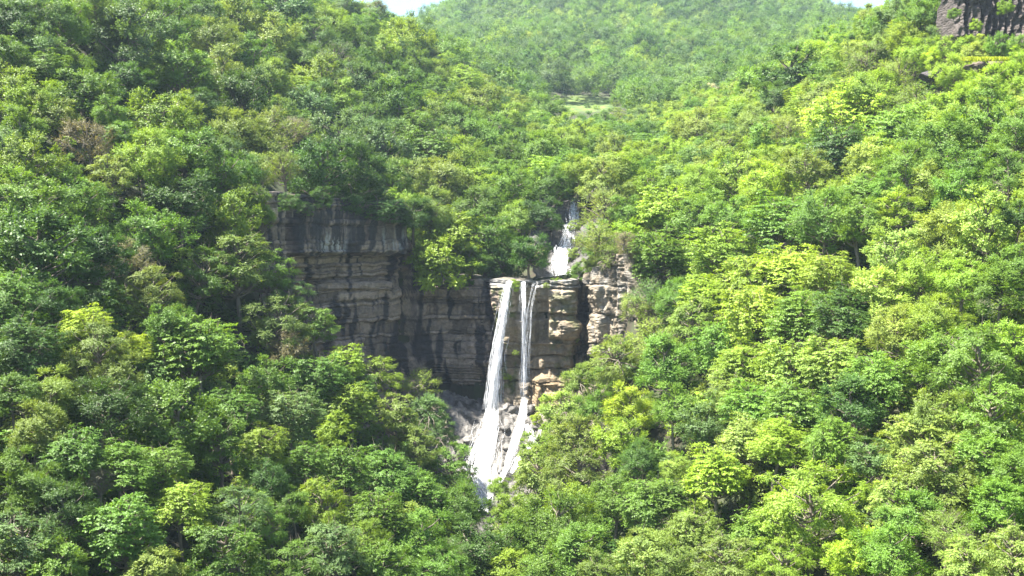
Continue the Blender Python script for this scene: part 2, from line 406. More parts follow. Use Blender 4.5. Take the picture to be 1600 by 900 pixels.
    streak = fbm(S * 1.1 + 2.5 * fbm(S * .2, Zc * .25, 0, 50), Zc * .17, 0, 51, 6); st2 = fbm(S * .35, Zc * .16, 0, 52, 3)
    stain_shade = sstep(.49, .58, streak * .65 + st2 * .35) * .9
    stain_shade = np.maximum(stain_shade, up_t * sstep(.38, .6, fbm(S * .8, Zc * .2, 0, 53)) * (.95 - .5 * sstep(520, 600, P)))
    stain_shade = np.maximum(stain_shade, .95 * box(700, 764, 625, 700, 12, 14))  # shade of the hollow under the overhang, painted dark
    stain_shade = np.maximum(stain_shade, .8 * box(899, 919, 440, 570, 5, 10) * sstep(.38, .5, fbm(S * 1.4, Zc * .4, 0, 99))); stain_shade = np.maximum(stain_shade, .85 * box(628, 682, 395, 545, 6, 12) * sstep(.42, .55, streak))  # notch and wall recess darkened in streaks
    stain_shade = stain_shade * (1 - .75 * sstep(775, 800, P) * (1 - box(899, 921, 440, 590)))
    c_line = 1 - .75 * np.maximum(lnA * (1 - wr), lnB * wr)[..., None]; base = base * c_line
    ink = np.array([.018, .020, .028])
    c = base * (1 - stain_shade[..., None]) + ink * stain_shade[..., None]
    white = np.maximum(.85 * box(484, 526, 366, 394, 9, 9) * sstep(.42, .58, fbm(S * 2.6, Zc * .5, 0, 54) + (Q - 380) * .005), .5 * box(583, 628, 358, 390, 9, 10) * sstep(.5, .64, fbm(S * 2.2, Zc * .25, 0, 55)))
    white = np.maximum(white, .4 * pil * sstep(.5, .64, fbm(S * 1.8, Zc * .5, 0, 56)))
    white = np.maximum(white, .8 * box(764, 897, 432, 450, 2, 2) * sstep(.3, .5, fbm(S, Zc, 0, 57)))  # lip block and pillar whitened in patches
    crust = np.array([.58, .57, .54]) * (1 - .52 * sstep(700, 760, P))[..., None]  # colour dimmed likewise on the sunlit side
    c = c * (1 - white[..., None]) + crust * white[..., None]
    och = np.maximum(box(832, 895, 585, 665, 10, 8) * .85, box(797, 810, 510, 535, 2, 2) * .9)
    och = np.maximum(och, .5 * box(830, 900, 470, 600, 8, 8) * sstep(.45, .6, fbm(S * .5, Zc * .8, 0, 58)))
    c = c * (1 - och[..., None]) + np.array([.27, .195, .105]) * och[..., None]
    moss = np.maximum(box(776, 806, 450, 660, 4, 8) * sstep(.5, .6, fbm(S * 1.5, Zc * .8, 0, 59)), .6 * box(860, 895, 455, 640, 5, 5) * sstep(.55, .63, fbm(S * 1.2, Zc * 1.2, 0, 60)))
    c = c * (1 - moss[..., None]) + np.array([.10, .12, .03]) * moss[..., None]
    cc = np.concatenate([c] + [np.broadcast_to(np.array([.20, .18, .14]), (ns_, 1, 3)) * (.6 + .8 * noise(s * 2, b, 0, 3))[:, None, None] for b in range(3)], 1)
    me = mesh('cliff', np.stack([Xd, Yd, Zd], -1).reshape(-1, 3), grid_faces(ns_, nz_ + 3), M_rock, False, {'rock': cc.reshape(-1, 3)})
    o = link('cliff', me); tag(o, kind='structure')
build_cliff()

# rock apron under the falls: a sloping sheet of broken wet rock
def build_apron():
    xs = np.arange(-14, 16, .16); ys = np.arange(133, 168, .18); Xa, Ya = np.meshgrid(xs, ys, indexing='ij')
    Za = apron_z(Xa, Ya)
    w_ = (fbm(Xa * .4, Ya * .4, 0, 70) - .5)
    cx_, cy_ = np.floor(Xa * .8 + w_ * 3), np.floor(Ya * .55 + w_ * 3)
    Za += (hash3(cx_, cy_, 0 * cx_, 9) - .5) * .9 + w_ * 1.6 + (fbm(Xa * 1.8, Ya * 1.8, 0, 71) - .5) * .9
    Za += 1.0 * sstep(5, 9, Xa)
    edge = np.maximum(sstep(-11, -14, Xa), sstep(12, 16, Xa)); Za -= edge * 4
    b = .05 + .22 * fbm(Xa * .9, Ya * .9, 0, 72) ; c = np.stack([b * 1.0, b * .93, b * .84], -1)
    dk = sstep(.56, .66, fbm(Xa * .7, Ya * .5, 0, 74))[..., None]; c = c * (1 - .6 * dk)
    oc = (sstep(3, 6, Xa) * (1 - sstep(11, 13, Xa)))[..., None] * .6; c = c * (1 - oc) + np.array([.22, .165, .10]) * oc
    o = link('rock_slope', mesh('rock_slope', np.stack([Xa, Ya, Za], -1).reshape(-1, 3), grid_faces(len(xs), len(ys)), M_rock, False, {'rock': c.reshape(-1, 3)}))
    tag(o, kind='structure')
build_apron()

# stepped rock bed under the upper cascade
def casc_line(t):
    P = np.array([np.append(at(a, b, d), wd * d / F) for a, b, d, wd in CASC]); u = np.linspace(0, 1, len(P))
    return np.stack([np.interp(t, u, P[:, i]) for i in range(4)], -1)
def build_steps():
    t = np.linspace(-.12, 1.0, 130); q = np.linspace(-1, 1, 90)
    tc = np.clip(t, 0, 1); c = casc_line(tc); c[:, 1] += np.where(t < 0, -t * 60, 0); c[:, 2] += np.where(t < 0, -t * 6, 0)
    T, Qq = np.meshgrid(t, q, indexing='ij')
    Xs = c[:, 0][:, None] + Qq * 6; Ys = c[:, 1][:, None] - 0 * Qq; Zs = c[:, 2][:, None] - .35 + 0 * Qq
    a = np.abs(Qq); Zs = Zs + 2.2 * sstep(.3, .8, a) ; Ys = Ys - 1.5 * sstep(.3, 1, a)
    ce = np.floor(Xs * .6 + 7 * np.floor(T * 9)); Zs += (hash3(ce, np.floor(T * 12), 0 * T, 3) - .5) * .9
    Ys += (hash3(ce, np.floor(T * 12), 0 * T, 4) - .5) * .9; Zs += (fbm(Xs * 1.2, Ys * 1.2, Zs, 8) - .5) * .7
    b = .03 + .13 * fbm(Xs, Ys * .8, Zs * .8, 19); cc = np.stack([b, b * .93, b * .86], -1)  # shade of the gully put into a darker rock colour
    o = link('rock_bed', mesh('rock_bed', np.stack([Xs, Ys, Zs], -1).reshape(-1, 3), grid_faces(130, 90), M_rock, False, {'rock': cc.reshape(-1, 3)}))
    tag(o, kind='structure')
build_steps()

# ------------------------------------------------------------------ falling water: thin strands plus a soft core
def strands(path, n, seed, w0=.10, spread=1.0, seg=46, fade=0.0, wander=.35, cover=(0, 1)):
    """path: rows x,y,z,halfwidth from lip to foot. Ribbons of falling water, each a narrow three-sided streak"""
    rng = np.random.default_rng(seed); P = np.array(path); L = np.concatenate([[0], np.cumsum(np.linalg.norm(np.diff(P[:, :3], axis=0), axis=1))]); L /= L[-1]
    V, Fc, A = [], [], []; nv = 0
    for i in range(n):
        a = rng.uniform(cover[0], cover[1] - .15) if rng.random() < .6 else cover[0]; ln = rng.uniform(.2, 1.0); b = min(cover[1], a + ln)
        t = np.linspace(a, b, seg); c = np.stack([np.interp(t, L, P[:, j]) for j in range(4)], -1)
        o = np.clip(rng.normal(0, .5), -1, 1) * spread; ph = rng.uniform(0, 99)
        wob = (noise(t * 7, ph, 0, seed) - .5) * wander * 2
        x = c[:, 0] + (o + wob) * c[:, 3]; y = c[:, 1] - rng.uniform(0, .6) - .3 * (1 - (o / max(spread, .01)) ** 2); z = c[:, 2] + rng.uniform(0, .15)
        ww = w0 * rng.uniform(.5, 1.6) * np.sin(np.pi * np.clip((t - a) / (b - a), .02, .98)) ** .5 * (.6 + .6 * t)
        p = np.stack([x, y, z], -1)
        V += [p + np.stack([-ww, 0 * ww, 0 * ww], -1), p + np.stack([0 * ww, -ww * .7, 0 * ww], -1), p + np.stack([ww, 0 * ww, 0 * ww], -1)]
        k = np.arange(seg - 1)
        for r in range(2):
            s0 = nv + r * seg; s1 = nv + (r + 1) * seg; Fc.append(np.stack([s0 + k, s0 + k + 1, s1 + k + 1, s1 + k], -1))
        nv += 3 * seg; al = rng.uniform(.45, 1.0) * (1 - fade * t); A += [al] * 3
    return np.concatenate(V), np.concatenate(Fc), np.concatenate(A)
def pw(rows): return [tuple(at(a, b, d)) + (wd * d / F,) for a, b, d, wd in rows]
def fall(name, label, sets):
    V, Fc, A = [], [], []; n = 0
    for s in sets:
        k = s.pop('al', 1.0); v, f, a = strands(**s); V.append(v); Fc.append(f + n); A.append(a * k); n += len(v)
    o = link(name, mesh(name, np.concatenate(V), np.concatenate(Fc), M_water, True, {'alpha': np.concatenate(A)}))
    return tag(o, label, 'waterfall', 'waterfalls down the cliff')
def aw(rows, lift=.75):
    """rows photo x, y, half width: water lying on the rock apron"""
    o = []
    for a_, b_, wd in rows:
        d = float(hit(a_, b_, lambda x, y: apron_z(x, y) + lift, 110, 200)[0]); d = min(d, 160.2); o.append(tuple(at(a_, b_, d)) + (wd * d / F,))
    return o
MAIN = pw([(803,437,167,4),(797,441,162.6,4),(793,448,161.4,4.5),(786,490,160.8,6),(778,540,160.5,7.5),(773,590,160.3,8.5),(769,640,160,9.5)])
FAN = aw([(768,655,10),(764,680,11),(758,705,13),(753,730,15),(750,755,14),(749,775,12),(752,790,10)])
fall('waterfall', 'wide white main plume falling left of the thinner one, fanning out over pale rocks', [
    dict(path=MAIN, n=80, seed=1, w0=.055, spread=1.2, al=.8), dict(path=MAIN[2:], n=24, seed=21, w0=.24, spread=.8, al=.32), dict(path=MAIN[2:], n=46, seed=22, w0=.04, spread=2.0, al=.5),
    dict(path=MAIN[4:] + FAN[1:3], n=46, seed=2, w0=.07),
    dict(path=[MAIN[-1]] + FAN, n=110, seed=3, w0=.07), dict(path=FAN[:-1], n=20, seed=23, w0=.34, al=.3), dict(path=FAN, n=90, seed=24, w0=.045, spread=2.1, al=.65, wander=.8),
    dict(path=aw([(748,690,6),(738,712,8),(733,738,8),(738,765,7)]), n=22, seed=12, w0=.07, al=.8),
])
THIN = pw([(818,438,166,3),(817,443,162.2,3.5),(817,480,161.4,4),(818,560,161,4.5),(818,620,160.6,6)])
fall('waterfall', 'thin veil of water right of the main plume, breaking on the apron below', [
    dict(path=THIN, n=34, seed=4, w0=.05, fade=.3), dict(path=THIN[1:], n=14, seed=25, w0=.22, al=.35, fade=.4),
    dict(path=pw([(836,440,165,8),(832,447,162,7),(826,480,161.5,6),(823,540,161,6),(820,600,160.6,6)]), n=26, seed=5, w0=.045, fade=.6, al=.8),
    dict(path=[THIN[-1]] + aw([(817,645,5),(809,672,6),(801,700,5),(793,728,4),(781,752,4),(766,772,5),(755,786,6)]), n=64, seed=6, w0=.06, wander=.7),
    dict(path=aw([(810,668,5),(801,700,5),(795,725,4)]), n=8, seed=26, w0=.22, al=.3),
    dict(path=aw([(822,662,5),(833,688,6),(814,712,5),(799,738,5)]), n=46, seed=14, w0=.07, wander=.9),
    dict(path=aw([(846,668,3),(838,690,5),(820,706,4)]), n=20, seed=15, w0=.06, wander=.9),
])
fall('waterfall', 'narrow upper cascade tumbling down dark steps behind the rock lip', [
    dict(path=[tuple(r[:3] + np.array([0, -.5, .2])) + (r[3],) for r in casc_line(np.linspace(0, 1, 40))], n=58, seed=7, w0=.06, wander=1.2),
    dict(path=pw([(897,317,190,6),(897,352,188.6,6)]), n=36, seed=8, w0=.10),
    dict(path=pw([(884,372,183.5,10),(880,400,181,11)]), n=20, seed=18, w0=.08),
    dict(path=pw([(877,408,178,10),(875,436,173.4,13)]), n=22, seed=9, w0=.07, spread=1.2),
])
# pool water crossing the flat lip and the stream below the apron
def sheet(name, rows, amp, seed):
    P = np.array(pw(rows)); u = np.linspace(0, 1, len(P)); t = np.linspace(0, 1, 60); q = np.linspace(-1, 1, 14)
    c = np.stack([np.interp(t, u, P[:, i]) for i in range(4)], -1); T, Q = np.meshgrid(t, q, indexing='ij')
    Xs = c[:, 0][:, None] + Q * c[:, 3][:, None]; Ys = c[:, 1][:, None] + 0 * Q; Zs = c[:, 2][:, None] + (fbm(Xs * 2, Ys * 2, 0, seed) - .5) * amp
    m = mesh(name, np.stack([Xs, Ys, Zs], -1).reshape(-1, 3), grid_faces(60, 14), M_water, True, {'alpha': np.full(60 * 14, 1.0)})
    return tag(link(name, m), kind='structure')
sheet('stream', [(752,792,141,10),(755,800,138.5,8)], .5, 3)

# ------------------------------------------------------------------ boulders
def blob(seed, n=14, ang=.38):
    rng = np.random.default_rng(seed)
    th = np.linspace(0, np.pi, n); ph = np.linspace(0, 2 * np.pi, 2 * n, endpoint=False)
    T, P = np.meshgrid(th, ph, indexing='ij'); d = np.stack([np.sin(T) * np.cos(P), np.sin(T) * np.sin(P), np.cos(T)], -1)
    r = np.full(T.shape, 9.0)
    for _ in range(13):
        k = unit(rng.normal(size=3)); r = np.minimum(r, rng.uniform(.75, 1.05) / np.maximum(d @ k, .05))
    r = np.minimum(r, 1.25) * (1 + .12 * (fbm(d[..., 0] * 3, d[..., 1] * 3, d[..., 2] * 3, seed) - .5))
    v = (d * r[..., None]).reshape(-1, 3); m = 2 * n
    i = np.arange(n - 1)[:, None] * m; j = np.arange(m)[None]; f = np.stack([i + j, i + m + j, i + m + (j + 1) % m, i + (j + 1) % m], -1).reshape(-1, 4)
    return v, f
ORD = ['leftmost', 'second from left', 'third from left', 'fourth from left', 'fifth from left', 'sixth from left', 'seventh from left', 'eighth from left', 'ninth from left', 'tenth from left', 'eleventh from left', 'twelfth from left']
BOULD = [  # photo x, y of the middle, radius in photo px, tone, where
    (716,694,9,.5,'at the foot of the dark overhang'),(731,688,7,.6,'at the foot of the dark overhang'),(722,712,8,.62,'at the left edge of the pale rocks'),(733,722,7,.55,'at the left edge of the pale rocks'),
    (740,705,6,.5,'at the left edge of the pale rocks'),(785,735,8,.4,'between the two water streams'),(782,752,7,.28,'between the two water streams'),(795,700,7,.4,'between the two water streams'),(790,670,7,.3,'between the two water streams'),
    (772,757,5,.2,'between the two water streams'),(836,668,9,.42,'right of the thin plume'),(850,684,7,.5,'right of the thin plume'),(862,672,8,.4,'right of the thin plume'),(828,640,8,.36,'right of the thin plume'),
    (800,640,8,.33,'right under the mossy rib of the cliff')]
BOULD.sort(key=lambda b: b[0]); wc = {}
for i, (bx, by, r, tn, wh) in enumerate(BOULD):
    d = 145.0
    for _ in range(200):
        p = at(bx, by, d)
        if apron_z(p[0], p[1]) >= p[2] - .3: break
        d += .15
    d = min(d, 161); p = at(bx, by, d); R = r * d / F
    v, f = blob(100 + i); v = v * np.array([1.15, 1, .8]) * R; b = .42 * tn
    me = mesh('boulder', v, f, M_rock, False, {'rock': np.tile(np.array([b, b * .94, b * .85]), (len(v), 1)) * (.8 + .4 * noise(v[:, 0] * 2, v[:, 1] * 2, v[:, 2] * 2, i))[:, None]})
    o = link('boulder', me); o.location = p; k = wc.get(wh, 0); wc[wh] = k + 1; n_ = sum(1 for q in BOULD if q[4] == wh)
    tag(o, ('%s boulder %s' % ('pale' if tn > .45 else 'grey' if tn > .32 else 'dark wet', wh)) + ('' if n_ == 1 else ', ' + ('rightmost' if k == n_ - 1 else ORD[k])), 'boulder', 'boulders on the rock slope')

# ------------------------------------------------------------------ rock outcrop high on the right, small ledge under it
def outcrop(name, label, pxr, pyr, colr, seed):
    nu, nv_ = 190, 110
    u = np.linspace(0, 1, nu); v = np.linspace(0, 1, nv_); U, V = np.meshgrid(u, v, indexing='ij')
    pc = (pxr[0] + pxr[1]) / 2; d = float(hit(pc, pyr[1])[0]) + 3.0
    pa = at(pxr[0], pyr[1], d + 3); pb = at(pxr[1], pyr[1], d - 6); zt = at(pxr[0], pyr[0], d)[2]; zb = pa[2] - 7
    edge = np.abs(2 * U - 1)
    top = zt + 2.5 * (fbm(U * 5, 0, 0, seed + 9) - .5) - 3 * edge ** 9
    Xo = pa[0] + (pb[0] - pa[0]) * U; Yo = pa[1] + (pb[1] - pa[1]) * U + 5 * edge ** 14; Zo = zb + (top - zb) * V
    s = Xo
    D = (fbm(s * .3, Zo * .12, 0, seed) - .5) * 5 + (fbm(s * 1.4, Zo * .6, 0, seed + 1) - .5) * 1.4 + (fbm(s * 3, Zo * 1.2, 0, seed + 2) - .5) * 1.3
    D += (np.abs(((s * 1.05 + 1.4 * fbm(Zo * .25, s * .2, 0, seed)) % 1) - .5) - .25) * 1.9 * (.4 + noise(s * .5, Zo * .3, 0, seed + 11)) - .8 * (noise(s * 2.6, Zo * .5, 0, seed + 12) > .74) - 4 * sstep(.93, 1, V) + 2.2 * sstep(.52, .6, U)
    jn = (noise(s * .6, Zo * .5, 0, seed + 5) - .5) * .8; Zo = Zo + jn * .6
    Yo = Yo - D
    b = colr * (.45 + 1.1 * fbm(s * 1.3, Zo * .3, 0, seed + 3)); wht = sstep(.50, .62, fbm(s * .9, Zo * .6, 0, seed + 4)) * sstep(.5, .6, U)
    pk = sstep(.5, .6, U)[..., None]
    c = np.stack([b * 1.1, b * .86, b * .74], -1) * (1 - pk) + np.stack([b * 2.3, b * 1.75, b * 1.4], -1) * pk  # left half painted dark as in shade, right half pinkish
    c = c * (1 - .7 * wht[..., None]) + np.array([.24, .19, .16]) * .7 * wht[..., None]
    Xo = np.concatenate([Xo, Xo[:, -1:]], 1); Yo = np.concatenate([Yo, Yo[:, -1:] + 9], 1); Zo = np.concatenate([Zo, Zo[:, -1:] - .5], 1); c = np.concatenate([c, c[:, -1:]], 1)
    o = link(name, mesh(name, np.stack([Xo, Yo, Zo], -1).reshape(-1, 3), grid_faces(nu, nv_ + 1), M_rock, False, {'rock': c.reshape(-1, 3)}))
    return tag(o, label, 'rock')
outcrop('rock_outcrop', 'tall grey brown rock face with upright columns at the top right corner', (1484, 1700), (-60, 46), .075, 200)
def ground_rock(name, label, px, py, r, sc, colr, seed):
    d = float(hit(px, py)[0]); p = at(px, py, d + 1.0); R = r * d / F; v, f = blob(seed, 26); v = v * np.array(sc) * R
    v += (np.stack([noise(v[:, 0] * 1.5, v[:, 1] * 1.5, v[:, 2] * 1.5, seed + k) for k in range(3)], -1) - .5) * .3 * R
    c = np.array(colr)[None] * (.5 + fbm(v[:, 0], v[:, 1], v[:, 2], seed))[:, None]
    o = link(name, mesh(name, v, f, M_rock, False, {'rock': c})); o.location = p; return tag(o, label, 'rock')
ground_rock('rock_outcrop', 'small dark rock in the bushes left of the bright yellow shrub patch', 1457, 119, 15, (1.1, .9, .6), (.06, .05, .055), 230)
ground_rock('earth_bank', 'low brown earth bank under the bright grass ledge on the upper right slope', 1552, 106, 34, (1.1, .7, .28), (.12, .09, .06), 260)

# ------------------------------------------------------------------ tree prototypes (unit crown radius, crown centre at origin)
FORMS = {  # env z, lobes, lobe radius, flatness of sprays, leaf up-bias, leaves, leaf length
    'domed':    dict(ez=1.0, K=34, lr=.33, flat=.8, up=.8, n=23800, ll=0.046, sag=.0),
    'layered':  dict(ez=1.0, K=44, lr=.34, flat=.16, up=1.9, n=22400, ll=0.051, sag=.1),
    'clumpy':   dict(ez=1.1, K=24, lr=.36, flat=.75, up=.9, n=22400, ll=0.048, sag=.0),
    'feathery': dict(ez=1.1, K=36, lr=.30, flat=.55, up=.9, n=23800, ll=0.040, sag=.25),
    'twiggy':   dict(ez=.85, K=26, lr=.36, flat=.8, up=.5, n=10500, ll=0.037, sag=.0),
    'distant':  dict(ez=1.1, K=9, lr=.56, flat=.85, up=.7, n=23800, ll=0.046, sag=.0, ow=1.3),
    'upright':  dict(ez=1.35, K=30, lr=.30, flat=.7, up=.8, n=21000, ll=0.048, sag=.0),
}
def crown_data(form, seed, nf=1.0, lf=1.0):
    q = FORMS[form]; rng = np.random.default_rng(seed); K = q['K']
    i = np.arange(K) + .5; ph = np.pi * (1 + 5 ** .5) * i + rng.uniform(0, 6); cz = 1 - 1.72 * i / K
    cz = np.clip(cz + rng.normal(0, .08, K), -.8, 1); rr = np.sqrt(1 - cz ** 2)
    d = np.stack([rr * np.cos(ph), rr * np.sin(ph), cz], -1) + rng.normal(0, .10, (K, 3)); d = unit(d)
    env = .64 + .21 * (2 * rng.random(K) - 1) + .18 * (noise(d[:, 0] * 1.3 + seed, d[:, 1] * 1.3, d[:, 2] * 1.3, seed) - .5)
    c = d * env[:, None] * np.array([1, 1, q['ez']])
    ni = K // 5; c = np.concatenate([c, rng.normal(0, .26, (ni, 3))]); d = np.concatenate([d, unit(rng.normal(0, 1, (ni, 3)) + [0, 0, .6])]); Kt = K + ni
    lr = q['lr'] * rng.uniform(.68, 1.25, Kt)
    N = int(q['n'] * nf); per = 11; NT = N // per
    lob = rng.choice(Kt, NT, p=lr ** 2 / (lr ** 2).sum())
    td = unit(d[lob] * .75 + rng.normal(0, .75, (NT, 3)) + [0, 0, .25])
    td[:, 2] *= q['flat']; L = lr[lob] * rng.uniform(.65, 1.12, NT) * np.linalg.norm(td, axis=1); td = unit(td)
    st = c[lob] + rng.normal(0, .10, (NT, 3)) * lr[lob][:, None] * [1, 1, .6]
    if q['flat'] < .3:   # plates at a few heights inside the lobe
        st[:, 2] += lr[lob] * (rng.integers(-1, 2, NT) * .38)
    k = np.arange(per); t = .22 + .8 * (k + rng.random((NT, per))) / per; side = np.where(k % 2, 1.0, -1.0)
    up = np.array([0, 0, 1.0]); perp = unit(np.cross(td, up) + 1e-4); perp = unit(perp + rng.normal(0, .35, perp.shape))
    pos = st[:, None] + td[:, None] * (L[:, None] * t)[..., None]; pos[..., 2] -= q['sag'] * L[:, None] * t ** 2
    ld = unit(td[:, None] * .65 + perp[:, None] * side[None, :, None] * .8 + rng.normal(0, .35, (NT, per, 3)) - [0, 0, .12 + q['sag']])
    out = unit(d[lob])[:, None]
    nn = unit(up * q['up'] * .6 + out * q.get('ow', .85) + td[:, None] * .35 + rng.normal(0, .32, (NT, per, 3)))
    nn = unit(nn - (nn * ld).sum(-1, keepdims=True) * ld); wv = np.cross(nn, ld)
    ll = q['ll'] * lf * rng.uniform(.65, 1.3, (NT, per))[..., None]; wd = ll * .30
    b = pos; m = pos + ld * ll * .5; tip = pos + ld * ll - nn * ll * .12
    V = np.stack([b, m + wv * wd - nn * ll * .04, tip, m - wv * wd - nn * ll * .04], 2).reshape(-1, 3)
    lt = rng.random(Kt)[lob]; tw = rng.random(NT); tone = .25 + .3 * lt[:, None] + .18 * tw[:, None] + .2 * rng.random((NT, per))
    T = np.repeat(tone.reshape(-1), 4)
    return V, np.arange(len(V)).reshape(-1, 4), T, c, d
def tube(P, R, n=6):
    P = np.array(P, float); R = np.array(R, float); m = len(P); T = unit(np.gradient(P, axis=0)); a = np.linspace(0, 2 * np.pi, n, endpoint=False)
    ref = np.where(np.abs(T[:, 2:3]) > .9, [[1.0, 0, 0]], [[0, 0, 1.0]]); u = unit(np.cross(T, ref)); v = np.cross(T, u)
    V = P[:, None] + R[:, None, None] * (np.cos(a)[None, :, None] * u[:, None] + np.sin(a)[None, :, None] * v[:, None])
    i = np.arange(m - 1)[:, None] * n; j = np.arange(n)[None]
    return V.reshape(-1, 3), np.stack([i + j, i + (j + 1) % n, i + n + (j + 1) % n, i + n + j], -1).reshape(-1, 4)
def trunk_data(c, d, seed, depth, form):
    rng = np.random.default_rng(seed + 500); V, Fc = [], []; n = 0
    def add(P, R, k=6):
        nonlocal n
        v, f = tube(P, R, k); V.append(v); Fc.append(f + n); n += len(v)
    top = np.array([rng.normal(0, .06), rng.normal(0, .06), .45])
    z = np.linspace(-depth, .45, 9); wob = np.stack([.07 * np.sin(z * 2.1 + seed), .07 * np.cos(z * 1.7 + seed), 0 * z], -1)
    P = np.stack([0 * z, 0 * z, z], -1) + wob * 1.0; P[:, :2] -= 0
    Rr = np.interp(z, [-depth, -depth + .15, -.5, .45], [.085, .062, .05, .018]); add(P, Rr, 8)
    for i in range(len(c)):
        zb = np.clip(c[i][2] - .55 * np.hypot(*c[i][:2]) - .1, -.75, .35); b = np.array([np.interp(zb, z, P[:, 0]), np.interp(zb, z, P[:, 1]), zb])
        e = c[i] + d[i] * .12; m = (b + e) / 2 + [0, 0, -.05] + rng.normal(0, .04, 3)
        add([b, (b + m) / 2 + rng.normal(0, .015, 3), m, (m + e) / 2 + rng.normal(0, .02, 3), e], [.026, .021, .016, .010, .005], 5)
        nt = 7 if form == 'twiggy' else 2
        for _ in range(nt):
            tdir = unit(d[i] * .8 + rng.normal(0, .7, 3) + [0, 0, .2]); s_ = m + (e - m) * rng.uniform(.2, 1)
            add([s_, s_ + tdir * .14 + rng.normal(0, .015, 3), s_ + tdir * rng.uniform(.24, .36)], [.007, .005, .002], 3)
    return np.concatenate(V), np.concatenate(Fc)
CR, TR = {}, {}
DEPTHS = (1.2, 1.7, 2.4, 3.6)
for form in FORMS:
    if form == 'distant': continue
    for v_ in range(3):
        V, f, T, c, d = crown_data(form, 11 * (v_ + 1) + len(form) * 7, (1.0, .8, 1.25)[v_], (1.0, 1.18, .86)[v_])
        CR[form, v_] = mesh('crown_%s' % form, V, f, M_leaf, False, {'tone': T})
        for k, dp in enumerate(DEPTHS):
            tv, tf = trunk_data(c, d, v_, dp, form); TR[form, v_, k] = mesh('trunk_%s' % form, tv, tf, M_bark, True)

